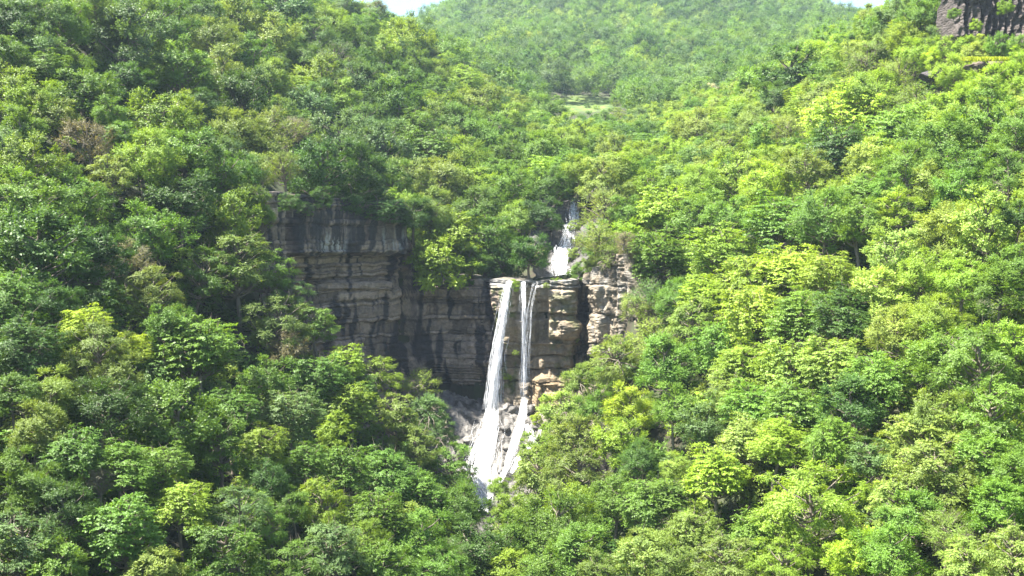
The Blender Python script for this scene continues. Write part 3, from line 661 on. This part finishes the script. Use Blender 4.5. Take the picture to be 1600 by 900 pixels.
COL = {  # colour of the leaves themselves
    'D': ((.050, .108, .019), 'dark green'), 'G': ((.090, .170, .024), 'mid green'), 'Y': ((.155, .242, .027), 'yellow green'),
    'L': ((.172, .244, .050), 'pale green'), 'B': ((.084, .150, .044), 'grey green'), 'O': ((.130, .190, .038), 'olive green'),
    'R': ((.150, .146, .085), 'brownish grey'), 'W': ((.40, .44, .39), 'white flowering'), 'Z': ((.215, .300, .024), 'bright lime')}
FM = {'d': 'domed', 's': 'layered', 'c': 'clumpy', 'f': 'feathery', 't': 'twiggy', 'u': 'upright'}
TREES = """
15 35 30 Dc;45 25 36 Bd;98 38 34 Gc;150 18 34 Od;200 65 56 Bc;255 50 40 Gd;318 30 30 Dc;282 112 46 Gd;330 66 34 Od;345 122 42 Od;370 28 34 Lc;392 92 32 Gd
60 78 38 Bd;12 88 30 Gc;72 108 32 Gs;112 108 28 Gd;130 150 38 Gd;18 140 34 Yd;52 165 40 Yd;88 188 30 Od;172 180 28 Gd;255 192 50 Yd;140 225 42 Rt;35 212 36 Gc;12 245 34 Bd
42 268 46 Yd;228 256 46 Yd;290 248 42 Gd;340 278 38 Gd;372 212 38 Od;192 215 26 Gc;170 275 34 Lf;100 275 30 Gd;200 130 34 Dc;380 150 36 Dd;315 165 26 Dc
38 322 58 Gd;122 318 50 Gd;60 395 62 Dc;150 402 46 Dc;232 372 52 Gd;198 405 28 Rt;285 322 44 Dd;362 345 36 Yd;372 420 50 Of;318 428 40 Gf;240 458 44 Of;20 470 42 Gs;85 478 36 Dc
132 512 30 Zs;40 545 52 Ds;152 552 46 Of;206 545 30 Zs;312 545 60 Gs;182 592 40 Od;262 510 34 Gd;20 618 32 Gc;82 622 42 Oc;162 642 46 Dd;272 662 60 Gc;362 640 36 Gs;60 682 40 Oc
18 742 36 Gc;112 712 52 Gs;192 728 46 Gs;254 732 42 Gs;155 752 22 Rt;285 790 44 Ys;342 700 34 Gf;372 802 46 Bf;100 802 46 Dc;190 832 56 Gs;30 855 50 Bf;92 892 42 Gu;242 894 44 Lc;352 872 46 Gf;60 770 36 Gc
450 18 40 Bd;505 30 26 Yd;540 15 26 Bd;588 16 18 Rt;585 34 26 Gd;425 62 38 Ld;490 62 34 Bc;520 52 28 Yd;560 70 26 Gd;474 96 24 Gd;425 128 30 Yd;520 92 34 Bt;560 130 40 Bc;600 82 28 Yd;640 72 34 Yd
655 106 24 Gd;630 132 30 Gd;705 84 24 Rt;680 118 22 Yd;725 130 34 Ys;770 126 20 Rt;500 128 38 Yd;534 155 30 Yd;485 166 32 Bd;620 166 38 Gc;690 150 26 Gd;682 182 34 Yd;740 166 28 Od;650 208 38 Gs;720 202 34 Gd;790 190 26 Yd
572 205 36 Bd;530 234 48 Bd;600 238 36 Bc;430 205 34 Ot;408 236 34 Od;462 202 20 Rt;560 275 44 Dc;500 268 40 Dd;672 242 34 Gs;722 252 34 Yd;762 222 34 Gc;690 292 38 Lc;792 244 30 Gd;642 285 32 Od;742 292 30 Yd;440 262 30 Ot;610 285 26 Gc
592 325 36 Ds;550 318 30 Dd;645 335 30 Dc;672 332 34 Lc;742 332 36 Gd;702 372 40 Ys;690 412 44 Yc;762 372 40 Gd;782 408 32 Dc;812 348 30 Yd;828 396 26 Dd;802 300 30 Gd;848 338 26 Dc;862 292 26 Gd;850 252 34 Gc;880 230 26 Yd
388 320 28 Gd;408 340 22 Yd;418 425 30 Gf;452 462 30 Bf;432 505 40 Of;450 545 32 Rt;490 510 32 Gf;532 572 34 Ys;590 588 28 Yf;655 600 26 Lt;498 592 38 Gs;418 602 40 Gd;560 612 28 Gs
455 650 44 Bs;545 635 36 Ys;620 655 34 Of;672 648 28 Bc;690 680 22 Bc;650 700 34 Of;702 738 38 Gf;410 700 30 Ys;480 722 28 Gs;500 790 42 Yf;600 742 44 Gs;655 775 44 Gs;590 812 44 Gs;652 850 48 Gc;722 800 40 Gd;738 862 42 Dd;700 862 24 Bt
570 852 30 Yd;520 862 44 Bf;460 882 40 Gf;420 822 34 Gf;415 752 30 Dd;685 893 36 Gd;600 893 40 Gc;540 735 34 Gs;455 790 26 Gc
944 325 30 Lt;934 374 28 Lt;956 404 26 Ot;938 282 32 Lf;982 392 16 Rt;905 268 24 Yd;1022 292 30 Yd;1042 332 44 Ys;1030 402 46 Gs;1092 350 40 Gd;1142 342 36 Gd;1012 462 28 Bt;1100 462 34 Ys;1082 505 34 Of;1022 530 38 Lt;962 565 34 Lf;905 600 28 Lc
1042 572 44 Gc;1132 402 44 Ys;1172 445 44 Ys;1182 502 48 Ys;1120 540 34 Gs;1162 572 40 Ys;1092 290 34 Yd;982 335 26 Gd;990 480 26 Lt;1060 470 30 Gd
1222 352 44 Gs;1290 352 44 Gd;1232 422 48 Ys;1292 432 40 Ys;1340 350 38 Gd;1352 302 34 Gs;1402 330 30 Yu;1322 492 44 Ds;1252 502 48 Gs;1402 402 40 Ld;1372 460 38 Lc;1442 432 40 Yd;1472 372 38 Lc;1540 362 44 Lu;1562 452 40 Gc;1592 340 24 Dc
1502 442 34 Yd;1462 502 40 Yd;1402 522 44 Ld;1302 572 48 Os;1372 600 44 Gs;1472 562 50 Gd;1532 575 54 Gf;1584 540 40 Yd;1592 420 32 Gc;1240 580 44 Os;1180 640 40 Gs
882 642 34 Lc;738 408 26 Gc;952 592 26 Gc;938 622 24 Yd;836 738 24 Yc;868 712 28 Lc;862 672 16 Yc;890 664 24 Ld
985 640 34 Zc;905 682 34 Ld;968 692 40 Yd;930 640 26 Gc;1055 640 34 Gc;1102 668 34 Bc;1150 622 34 Os;842 702 26 Yd;842 752 42 Of;902 742 42 Of;962 782 40 Gd;1002 722 34 Dd;1055 732 22 Ld;872 832 52 Gd;802 802 34 Yd;795 850 34 Gc;905 872 44 Gc
800 888 30 Yc;935 892 34 Od;1012 792 38 Gs;1052 775 34 Gs;1122 742 54 Ys;1172 692 44 Os;1082 832 44 Os;1012 872 42 Lc;1132 882 48 Of;1182 832 38 Gs;1050 880 30 Od;850 892 34 Gd;780 762 18 Yc
1242 642 44 Gs;1222 690 38 Ys;1332 642 46 Dc;1300 692 38 Gs;1268 792 80 Yf;1362 722 28 Bu;1442 702 56 Of;1482 672 48 Od;1552 652 56 Gf;1400 785 40 Lf;1432 812 48 Gc;1390 872 46 Gc;1482 832 38 Ot;1562 792 48 Gc;1582 872 48 Lf;1512 882 40 Lf;1472 752 50 Of
1592 742 34 Gc;1330 870 42 Yd;1220 882 42 Yf;1540 720 40 Gc
862 118 26 Bc;1000 86 28 Dc;1066 84 20 Bd;1105 98 22 Gd;1135 113 17 Wc;1114 146 11 Wc;1030 122 18 Bd;1072 122 18 Bd;1180 138 38 Gd;1092 152 24 Gd;850 178 28 Gd;880 200 22 Yd;912 212 24 Yd;1000 190 18 Bd;1012 164 26 Bd;1060 202 26 Yd;1092 205 30 Od;1182 192 28 Od;1130 235 32 Of;1000 250 26 Yd;960 240 24 Ld;1040 245 28 Yd;1155 275 34 Yd
812 225 22 Gd;832 215 20 Yd;945 190 20 Gd;935 80 18 Gd;905 110 18 Bc;800 108 16 Gd;765 150 18 Yd
1240 130 40 Du;1212 160 26 Dc;1302 66 26 Gd;1330 68 16 Dc;1398 34 26 Bd;1440 38 38 Gd;1474 62 24 Bc;1352 96 32 Ot;1372 78 22 Od;1455 94 13 Zc;1510 50 11 Yc;1562 78 20 Gd;1490 22 9 Gc;1525 40 8 Yc;1572 12 12 Yd;1512 76 18 Yc;1592 74 18 Gd;1478 78 20 Yd;1535 68 12 Lc;1492 120 26 Yd;1432 92 26 Yd;1402 118 32 Ot;1430 160 28 Ot;1372 160 38 Yd;1320 192 54 Ys;1310 240 46 Ds;1400 205 42 Gs
1450 182 34 Yd;1552 142 40 Yd;1540 200 44 Gu;1590 205 38 Gc;1232 205 30 Ot;1280 160 30 Od;1472 232 38 Gc;1260 270 36 Od;1200 290 38 Yd;1420 262 36 Gd;1490 300 34 Gd;1500 170 30 Yc;1575 270 34 Gc;1515 262 30 Gd;1280 95 28 Yd;1230 85 20 Gd;1520 90 20 Lc;1595 100 22 Yd;1420 60 26 Yd;1385 300 28 Gc
"""
def parse():
    o = []
    for t in TREES.replace('\n', ';').split(';'):
        if t.strip():
            a = t.split(); o.append((float(a[0]), float(a[1]), float(a[2]), a[3][0], FM[a[3][1]]))
    return o
TL = parse()
FIXD = {(1490, 22): 168, (1525, 40): 166, (1572, 12): 164, (592, 325): 162.5, (550, 318): 159.5, (645, 335): 166, (702, 372): 170, (690, 412): 165.5, (738, 408): 167.5, (952, 592): 149, (938, 622): 147, (836, 738): 143, (868, 712): 146, (862, 672): 150, (890, 664): 149, (672, 332): 169, (782, 408): 171, (762, 372): 172, (560, 275): 163, (500, 268): 158, (440, 262): 150, (588, 16): 318, (540, 15): 300}
pxa = np.array([t[0] for t in TL]); pya = np.array([t[1] for t in TL])
dd = hit(pxa, pya)
REG = [  # name, test
    ('near the left ridge line', lambda x, y: 400 <= x < 800 and y < 150),
    ('high on the left hillside', lambda x, y: x < 400 and y < 170),
    ('midway up the left hillside', lambda x, y: x < 385 and y < 345),
    ('left of the rock wall', lambda x, y: x < 430 and y < 480),
    ('on the lower left slope', lambda x, y: x < 390 and y < 640),
    ('in the bottom left corner', lambda x, y: x < 390),
    ('in the valley saddle', lambda x, y: 780 <= x < 1150 and y < 215),
    ('above the rock wall', lambda x, y: x < 660 and y < 345),
    ('above the left rim of the waterfall', lambda x, y: x < 900 and y < 440),
    ('on the rim before the cliff foot', lambda x, y: x < 700 and y < 715),
    ('at the bottom left of the plunge', lambda x, y: x < 762),
    ('right of the upper cascade', lambda x, y: x < 1070 and y < 500),
    ('beside the cliff foot on the right', lambda x, y: x < 1070 and y < 705),
    ('at the bottom right of the plunge', lambda x, y: x < 1110 and y >= 705),
    ('in the bottom right corner', lambda x, y: y >= 705),
    ('low on the right slope', lambda x, y: y >= 540),
    ('on the middle right slope', lambda x, y: y >= 330),
    ('high on the right slope', lambda x, y: y >= 130),
    ('on the right ridge by the rocks', lambda x, y: True)]
def region(x, y):
    for n_, t in REG:
        if t(x, y): return n_
rngt = np.random.default_rng(7)
placed = []     # x, y, z, R
recs = []
for i, (px, py, r, c, form) in enumerate(TL):
    d = FIXD.get((px, py), dd[i])
    if not np.isfinite(d): d = 320.0
    p = at(px, py, d); R = max(r * d / F * rngt.uniform(1.12, 1.42), .8); g = float(np.ravel(ground(p[0], p[1]))[0])
    back = 0.0
    if px > 1480 and py < 50: g = p[2] - 1.15 * R
    if p[2] - g > 2.4 * R and p[1] > 140 and p[1] < cliff_y(p[0]) + 2:      # rooted on the rock edge behind, leaning out over the wall
        back = float(cliff_y(p[0])) + 3.2 - p[1]; g = float(np.ravel(ground(p[0], p[1] + back))[0]); g = min(g, p[2] - .4 * R)
    placed.append((p[0], p[1], p[2], R)); recs.append((px, py, r, c, form, p, R, g, back))
groups = {}
for k, rc in enumerate(recs): groups.setdefault((region(rc[0], rc[1]), rc[3], rc[4]), []).append(k)
labels = {}
for (rg, c, form), ks in groups.items():
    ks.sort(key=lambda k: recs[k][0])
    for j, k in enumerate(ks):
        nm = '%s %s tree %s' % (COL[c][1], form, rg)
        if len(ks) > 1:
            nm += ', ' + ('rightmost' if j == len(ks) - 1 else ORD[j])
        labels[k] = nm
for k, (px, py, r, c, form, p, R, g, back) in enumerate(recs):
    base = col_jit = rngt.uniform(.85, 1.18); v_ = int(rngt.integers(0, 3)); h = p[2] - g
    e = bpy.data.objects.new('broadleaf_tree', None); e.empty_display_size = .5; col.objects.link(e)
    e.location = (p[0], p[1] + back, g)
    el = rngt.uniform(.88, 1.14); need = math.hypot(h, back) / R; kd = next((i for i, dp in enumerate(DEPTHS) if dp >= need), len(DEPTHS) - 1)
    az = rngt.uniform(0, 6.28); til = rngt.normal(0, .06, 2); sz = R * rngt.uniform(.88, 1.1)
    sun_tint = sstep(880, 1150, px); rgb = np.array(COL[c][0]) * base * (.90 + np.array([.25, .23, .22]) * sun_tint) * np.array([rngt.uniform(.93, 1.07), 1, rngt.uniform(.88, 1.12)])  # sun painted into crown colour: lighter on the right slope, darker on the left
    for nme, me in (('crown', CR[form, v_]), ('trunk', TR[form, v_, kd])):
        o = link(nme, me, e); o.location = (0, -back, h); o.rotation_euler = (til[0], til[1], az); o.scale = (R * el, R / el, sz)
        if back and nme == 'trunk':
            o.rotation_euler = Vector((0, -back, h)).to_track_quat('Z', 'Y').to_euler(); ln = math.hypot(back, h); o.scale = (R, R, ln / DEPTHS[kd])
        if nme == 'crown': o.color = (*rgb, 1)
        elif need > DEPTHS[-1]: o.scale = (R, R, R * need / DEPTHS[-1])
    tag(e, labels[k], 'tree', 'trees on the gorge slopes')

# ------------------------------------------------------------------ forest as a mass: far trees, gap fillers, undergrowth
def instancer(name, P, sc, tint, meshes, label, cat, seed, tilt=.1):
    rng = np.random.default_rng(seed); n = len(P)
    cl = bpy.data.collections.new(name + ' sources')
    for i, me in enumerate(meshes):
        cl.objects.link(bpy.data.objects.new('%s_source_%d' % (name, i), me))
    me = bpy.data.meshes.new(name); me.vertices.add(n); me.vertices.foreach_set('co', np.asarray(P, np.float32).ravel())
    a = me.attributes.new('tint', 'FLOAT_COLOR', 'POINT'); a.data.foreach_set('color', np.concatenate([tint, np.ones((n, 1))], 1).astype(np.float32).ravel())
    a = me.attributes.new('size', 'FLOAT_VECTOR', 'POINT'); a.data.foreach_set('vector', np.asarray(sc, np.float32).ravel())
    a = me.attributes.new('turn', 'FLOAT_VECTOR', 'POINT'); a.data.foreach_set('vector', np.stack([rng.normal(0, tilt, n), rng.normal(0, tilt, n), rng.uniform(0, 6.28, n)], -1).astype(np.float32).ravel())
    a = me.attributes.new('pick', 'INT', 'POINT'); a.data.foreach_set('value', rng.integers(0, len(meshes), n).astype(np.int32))
    o = link(name, me); tag(o, label, cat, kind='stuff')
    ng = bpy.data.node_groups.new(name, 'GeometryNodeTree')
    ng.interface.new_socket('Geometry', in_out='INPUT', socket_type='NodeSocketGeometry'); ng.interface.new_socket('Geometry', in_out='OUTPUT', socket_type='NodeSocketGeometry')
    gi = ng.nodes.new('NodeGroupInput'); go = ng.nodes.new('NodeGroupOutput'); ip = ng.nodes.new('GeometryNodeInstanceOnPoints')
    ci = ng.nodes.new('GeometryNodeCollectionInfo'); ci.inputs['Collection'].default_value = cl; ci.inputs['Separate Children'].default_value = True; ci.inputs['Reset Children'].default_value = True
    def na(nm, dt):
        x = ng.nodes.new('GeometryNodeInputNamedAttribute'); x.data_type = dt; x.inputs['Name'].default_value = nm; return x.outputs['Attribute']
    L = ng.links.new
    L(gi.outputs[0], ip.inputs['Points']); L(ci.outputs[0], ip.inputs['Instance']); ip.inputs['Pick Instance'].default_value = True
    L(na('pick', 'INT'), ip.inputs['Instance Index']); L(na('turn', 'FLOAT_VECTOR'), ip.inputs['Rotation']); L(na('size', 'FLOAT_VECTOR'), ip.inputs['Scale'])
    L(ip.outputs[0], go.inputs[0])
    md = o.modifiers.new('scatter', 'NODES'); md.node_group = ng
    return o
def imesh(form, seed, nf, lf):
    V, f, T, c, d = crown_data(form, seed, nf, lf); return mesh('clump', V, f, M_leaf_i, False, {'tone': T})

# areas in photo coordinates that must stay open
def poly_in(px, py, poly):
    r = np.zeros(px.shape, bool); n = len(poly)
    for i in range(n):
        x1, y1 = poly[i]; x2, y2 = poly[(i + 1) % n]
        c = ((y1 > py) != (y2 > py)); xx = (x2 - x1) * (py - y1) / ((y2 - y1) if y2 != y1 else 1e-9) + x1
        r ^= c & (px < xx)
    return r
OPEN = [[(415,292),(440,300),(620,345),(632,440),(765,434),(850,434),(862,380),(880,318),(905,316),(905,345),(895,375),(893,432),(925,445),(975,418),(992,430),(985,500),(930,560),(895,620),(862,690),(812,705),(780,785),(740,790),(705,700),(690,640),(655,600),(560,560),(490,470),(440,405),(415,385)],
        [(606,-5),(700,-5),(640,32)],[(1480,-5),(1610,-5),(1610,58),(1500,58)],[(1522,84),(1580,84),(1580,100),(1522,104)],[(856,147),(968,149),(960,180),(862,182)]]
def open_area(px, py):
    r = np.zeros(px.shape, bool)
    for p in OPEN: r |= poly_in(px, py, p)
    return r
def visible(x, y, z):
    """is the point above the treetop surface seen from the camera"""
    n = 50; t = np.linspace(.25, .97, n)[None]
    xs, ys, zs = x[:, None] * t, y[:, None] * t, z[:, None] * t
    return ((R_low(xs, ys) * 0 + canopy(xs, ys)) < zs + 2.5).all(1)
def scatter(y0, y1, step, rmin, rmax, lift, keep, seed, sink=0.0):
    rng = np.random.default_rng(seed); out = []
    ys = []
    y = y0
    while y < y1:
        st = step(y); half = y * 1.15 * 800 / F + 6; nx = int(2 * half / st)
        xs = -half + st * (np.arange(nx) + .5 * (len(ys) % 2)) + rng.uniform(-.38, .38, nx) * st
        out.append(np.stack([xs, y + rng.uniform(-.38, .38, nx) * st], -1)); ys.append(y); y += st * .9
    P = np.concatenate(out); R = rng.uniform(rmin, rmax, len(P)) * np.array([step(v) for v in P[:, 1]])
    g = ground(P[:, 0], P[:, 1]); zc = g + lift(R)
    keepm = visible(P[:, 0], P[:, 1], zc + R)
    px, py = project(P[:, 0], P[:, 1], zc); rp = R * F / P[:, 1]
    for dx, dy in ((0, 0), (0, -.8), (.8, 0), (-.8, 0), (0, .7)): keepm &= ~open_area(px + dx * rp, py + dy * rp)
    if keep: 
        A = np.array(placed)
        for i in range(0, len(P), 4000):
            dist = np.hypot(P[i:i+4000, 0, None] - A[None, :, 0], P[i:i+4000, 1, None] - A[None, :, 1]) / (R[i:i+4000, None] * .6 + A[None, :, 3] * .86)
            keepm[i:i+4000] &= (dist > 1).all(1)
    return P[keepm], R[keepm], zc[keepm], px[keepm], py[keepm]
def tints(px, py, P, seed, bright=1.0, far=False):
    rng = np.random.default_rng(seed); n = len(px); keys = list('DGYLBOR'); C = np.array([COL[k][0] for k in keys])
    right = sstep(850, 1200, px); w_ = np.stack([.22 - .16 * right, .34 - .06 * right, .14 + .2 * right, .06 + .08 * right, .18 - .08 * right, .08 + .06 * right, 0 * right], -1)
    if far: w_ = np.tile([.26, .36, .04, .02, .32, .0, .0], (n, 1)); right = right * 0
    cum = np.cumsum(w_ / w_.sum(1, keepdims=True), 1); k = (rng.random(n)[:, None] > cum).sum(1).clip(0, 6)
    return C[k] * rng.uniform(.86, 1.16, (n, 1)) * (1 + right[:, None] * np.array([.13, .11, .10])) * rng.uniform(.95, 1.05, (n, 3)) * bright  # right-hand crowns lightened too, sun painted into their tint
# gap-filling trees among the individual ones
P, R, zc, px, py = scatter(60, 330, lambda y: 4.6 + y * .004, .42, .66, lambda R: 1.6 + 1.1 * R, True, 21)
print('fill', len(P))
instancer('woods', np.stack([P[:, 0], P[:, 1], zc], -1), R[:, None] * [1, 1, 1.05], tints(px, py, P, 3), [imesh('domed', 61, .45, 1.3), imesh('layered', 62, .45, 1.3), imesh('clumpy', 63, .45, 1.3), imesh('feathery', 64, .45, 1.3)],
          'smaller trees filling the gaps between the larger crowns', 'woods', 5)
# far hillside
P, R, zc, px, py = scatter(325, 1050, lambda y: 8.5 + max(0, y - 450) * .006, .42, .64, lambda R: 1.0 + 1.45 * R, True, 22)
print('far', len(P))
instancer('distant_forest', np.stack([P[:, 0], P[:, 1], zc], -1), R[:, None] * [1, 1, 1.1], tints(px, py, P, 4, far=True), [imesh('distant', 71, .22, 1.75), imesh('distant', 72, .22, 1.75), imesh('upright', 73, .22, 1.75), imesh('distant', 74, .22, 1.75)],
          'dense mixed woodland covering the far hillside', 'forest', 6)
# low bushes dotted over the clearing
rq = np.random.default_rng(12); qx = rq.uniform(850, 975, 38); qy = rq.uniform(146, 186, 38); qd = hit(qx, qy, ground, 200); ok = np.isfinite(qd); qp = at(qx[ok], qy[ok], qd[ok]).T; qr = rq.uniform(.5, 1.6, len(qp))
P = qp[:, :2]; zc = qp[:, 2] + qr * .5; R = qr; px, py = qx[ok], qy[ok]
instancer('scrub', np.stack([P[:, 0], P[:, 1], zc], -1), R[:, None] * [1.2, 1.2, .8], tints(px, py, P, 9), [imesh('domed', 91, .08, 2.6), imesh('clumpy', 92, .08, 2.6)], 'low scrub dotted over the grassy clearing in the saddle', 'scrub', 8, .1)
# undergrowth
P, R, zc, px, py = scatter(58, 300, lambda y: 2.6 + y * .003, .4, .8, lambda R: .5 * R, False, 23)
print('under', len(P))
instancer('undergrowth', np.stack([P[:, 0], P[:, 1], zc], -1), R[:, None] * [1, 1, .9], tints(px, py, P, 5), [imesh('domed', 81, .12, 2.2), imesh('layered', 82, .12, 2.2)],
          'low bushes and saplings under the trees', 'undergrowth', 7, .2)

# ------------------------------------------------------------------ shrubs on the rock
SHR = [(803,447,9,'Y','hanging over the lip beside the main plume'),(868,443,9,'Y','on the rock lip under the upper cascade'),(853,446,5,'L','on the lip, left of the larger lip bush'),(905,428,16,'G','at the top of the dark notch'),
       (897,400,13,'L','on the right bank of the upper cascade'),(899,352,10,'L','where the upper cascade bends'),(793,590,6,'Y','on the mossy rib between the plumes'),(806,552,5,'O','on the rib halfway down between the plumes'),(899,530,6,'L','on a ledge below the dark notch'),
       (838,655,9,'Z','on the ochre rock beside the thin plume'),(800,440,4,'G','standing on top of the lip'),(700,440,10,'G','on the wall edge left of the lip'),(735,441,9,'D','on the wall edge, nearest the lip'),(455,318,16,'D','in the shaded corner of the rock wall top'),(478,326,13,'B','on the wall top between the corner and the mineral patch'),(572,338,14,'G','hanging over the right part of the upper wall'),(612,348,15,'D','at the right end of the upper wall'),
       (530,322,18,'D','over the middle of the upper wall'),(500,312,18,'D','over the white mineral patch'),(925,412,14,'O','on top of the pale pillar'),(975,372,14,'R','with dry brown twigs above the pillar'),(872,660,11,'L','beside the boulders at the cliff foot'),(860,690,14,'Y','at the right edge of the apron')]
for i, (px_, py_, r, c, wh) in enumerate(SHR):
    x_ = at(px_, 450, 163)[0]; d = float(cliff_y(x_)) + (.2 if py_ < 445 else -1.4)
    if px_ in (897, 899) and py_ < 410: d = 181.0
    if wh.startswith('beside the b') or wh.startswith('at the right edge'): d = 153.0
    if 'ochre' in wh: d = 156
    p = at(px_, py_, d); R = r * d / F * 1.25
    e = bpy.data.objects.new('shrub', None); col.objects.link(e); e.location = (p[0], p[1], p[2] - R * .8)
    fo = 'twiggy' if c == 'R' else ('clumpy', 'domed', 'feathery')[i % 3]
    for nme, me in (('crown', CR[fo, i % 3]), ('stem', TR[fo, i % 3, 0])):
        o = link(nme, me, e); o.location = (0, 0, R * .8); o.scale = (R, R, R * .9); o.rotation_euler = (0, 0, i * 1.3)
        if nme == 'crown': o.color = (*COL[c][0], 1)
    tag(e, '%s shrub %s' % (COL[c][1], wh), 'shrub', 'shrubs on the rocks')
# bright grass on the high ledge
rg_ = np.random.default_rng(3); n = 2600
gp = np.stack([rg_.uniform(1524, 1578, n), 86 + rg_.random(n) * 10], -1); lp = at(gp[:, 0], gp[:, 1], 161.0 - 0 * gp[:, 0]).T
lp[:, 1] += (96 - gp[:, 1]) * .5; lp[:, 2] = at(1550, 96, 161)[2] + (96 - gp[:, 1]) * .085 + .15 * rg_.random(n)
h_ = rg_.uniform(.3, .6, n); a_ = rg_.uniform(0, 6.28, n); wv = np.stack([np.cos(a_), np.sin(a_), 0 * a_], -1) * .09
ln = np.stack([rg_.normal(0, .15, n), rg_.normal(0, .15, n), h_], -1)
V = np.stack([lp - wv, lp + wv, lp + wv * .3 + ln, lp - wv * .3 + ln], 1).reshape(-1, 3)
go = link('grass', mesh('grass', V, np.arange(4 * n).reshape(-1, 4), M_leaf, False, {'tone': np.repeat(rg_.random(n), 4)})); go.color = (.30, .36, .03, 1)
tag(go, 'bright yellow green grass on the ledge below the rock outcrop', 'grass', kind='stuff')

# ------------------------------------------------------------------ haze
def build_haze():
    x0, x1, y0, y1 = -1520, 1520, -620, 2020
    z0 = float(Z.min()) - 1; z1 = float(Z.max()) + 30
    v = np.array([(x, y, z) for x in (x0, x1) for y in (y0, y1) for z in (z0, z1)], float)
    f = np.array([(0, 1, 3, 2), (4, 6, 7, 5), (0, 4, 5, 1), (2, 3, 7, 6), (0, 2, 6, 4), (1, 5, 7, 3)])
    m, n = new_mat('haze'); out = node(n, 'ShaderNodeOutputMaterial'); pv = node(n, 'ShaderNodeVolumePrincipled')
    pv.inputs['Color'].default_value = (.66, .84, 1, 1); pv.inputs['Density'].default_value = .00013; pv.inputs['Anisotropy'].default_value = .2
    n.links.new(pv.outputs[0], out.inputs['Volume'])
    tag(link('haze', mesh('haze', v, f, m)), 'thin pale haze softening the far hillside', 'haze', kind='stuff')
build_haze()
print('trees', len(recs), 'z range', Z.min(), Z.max())
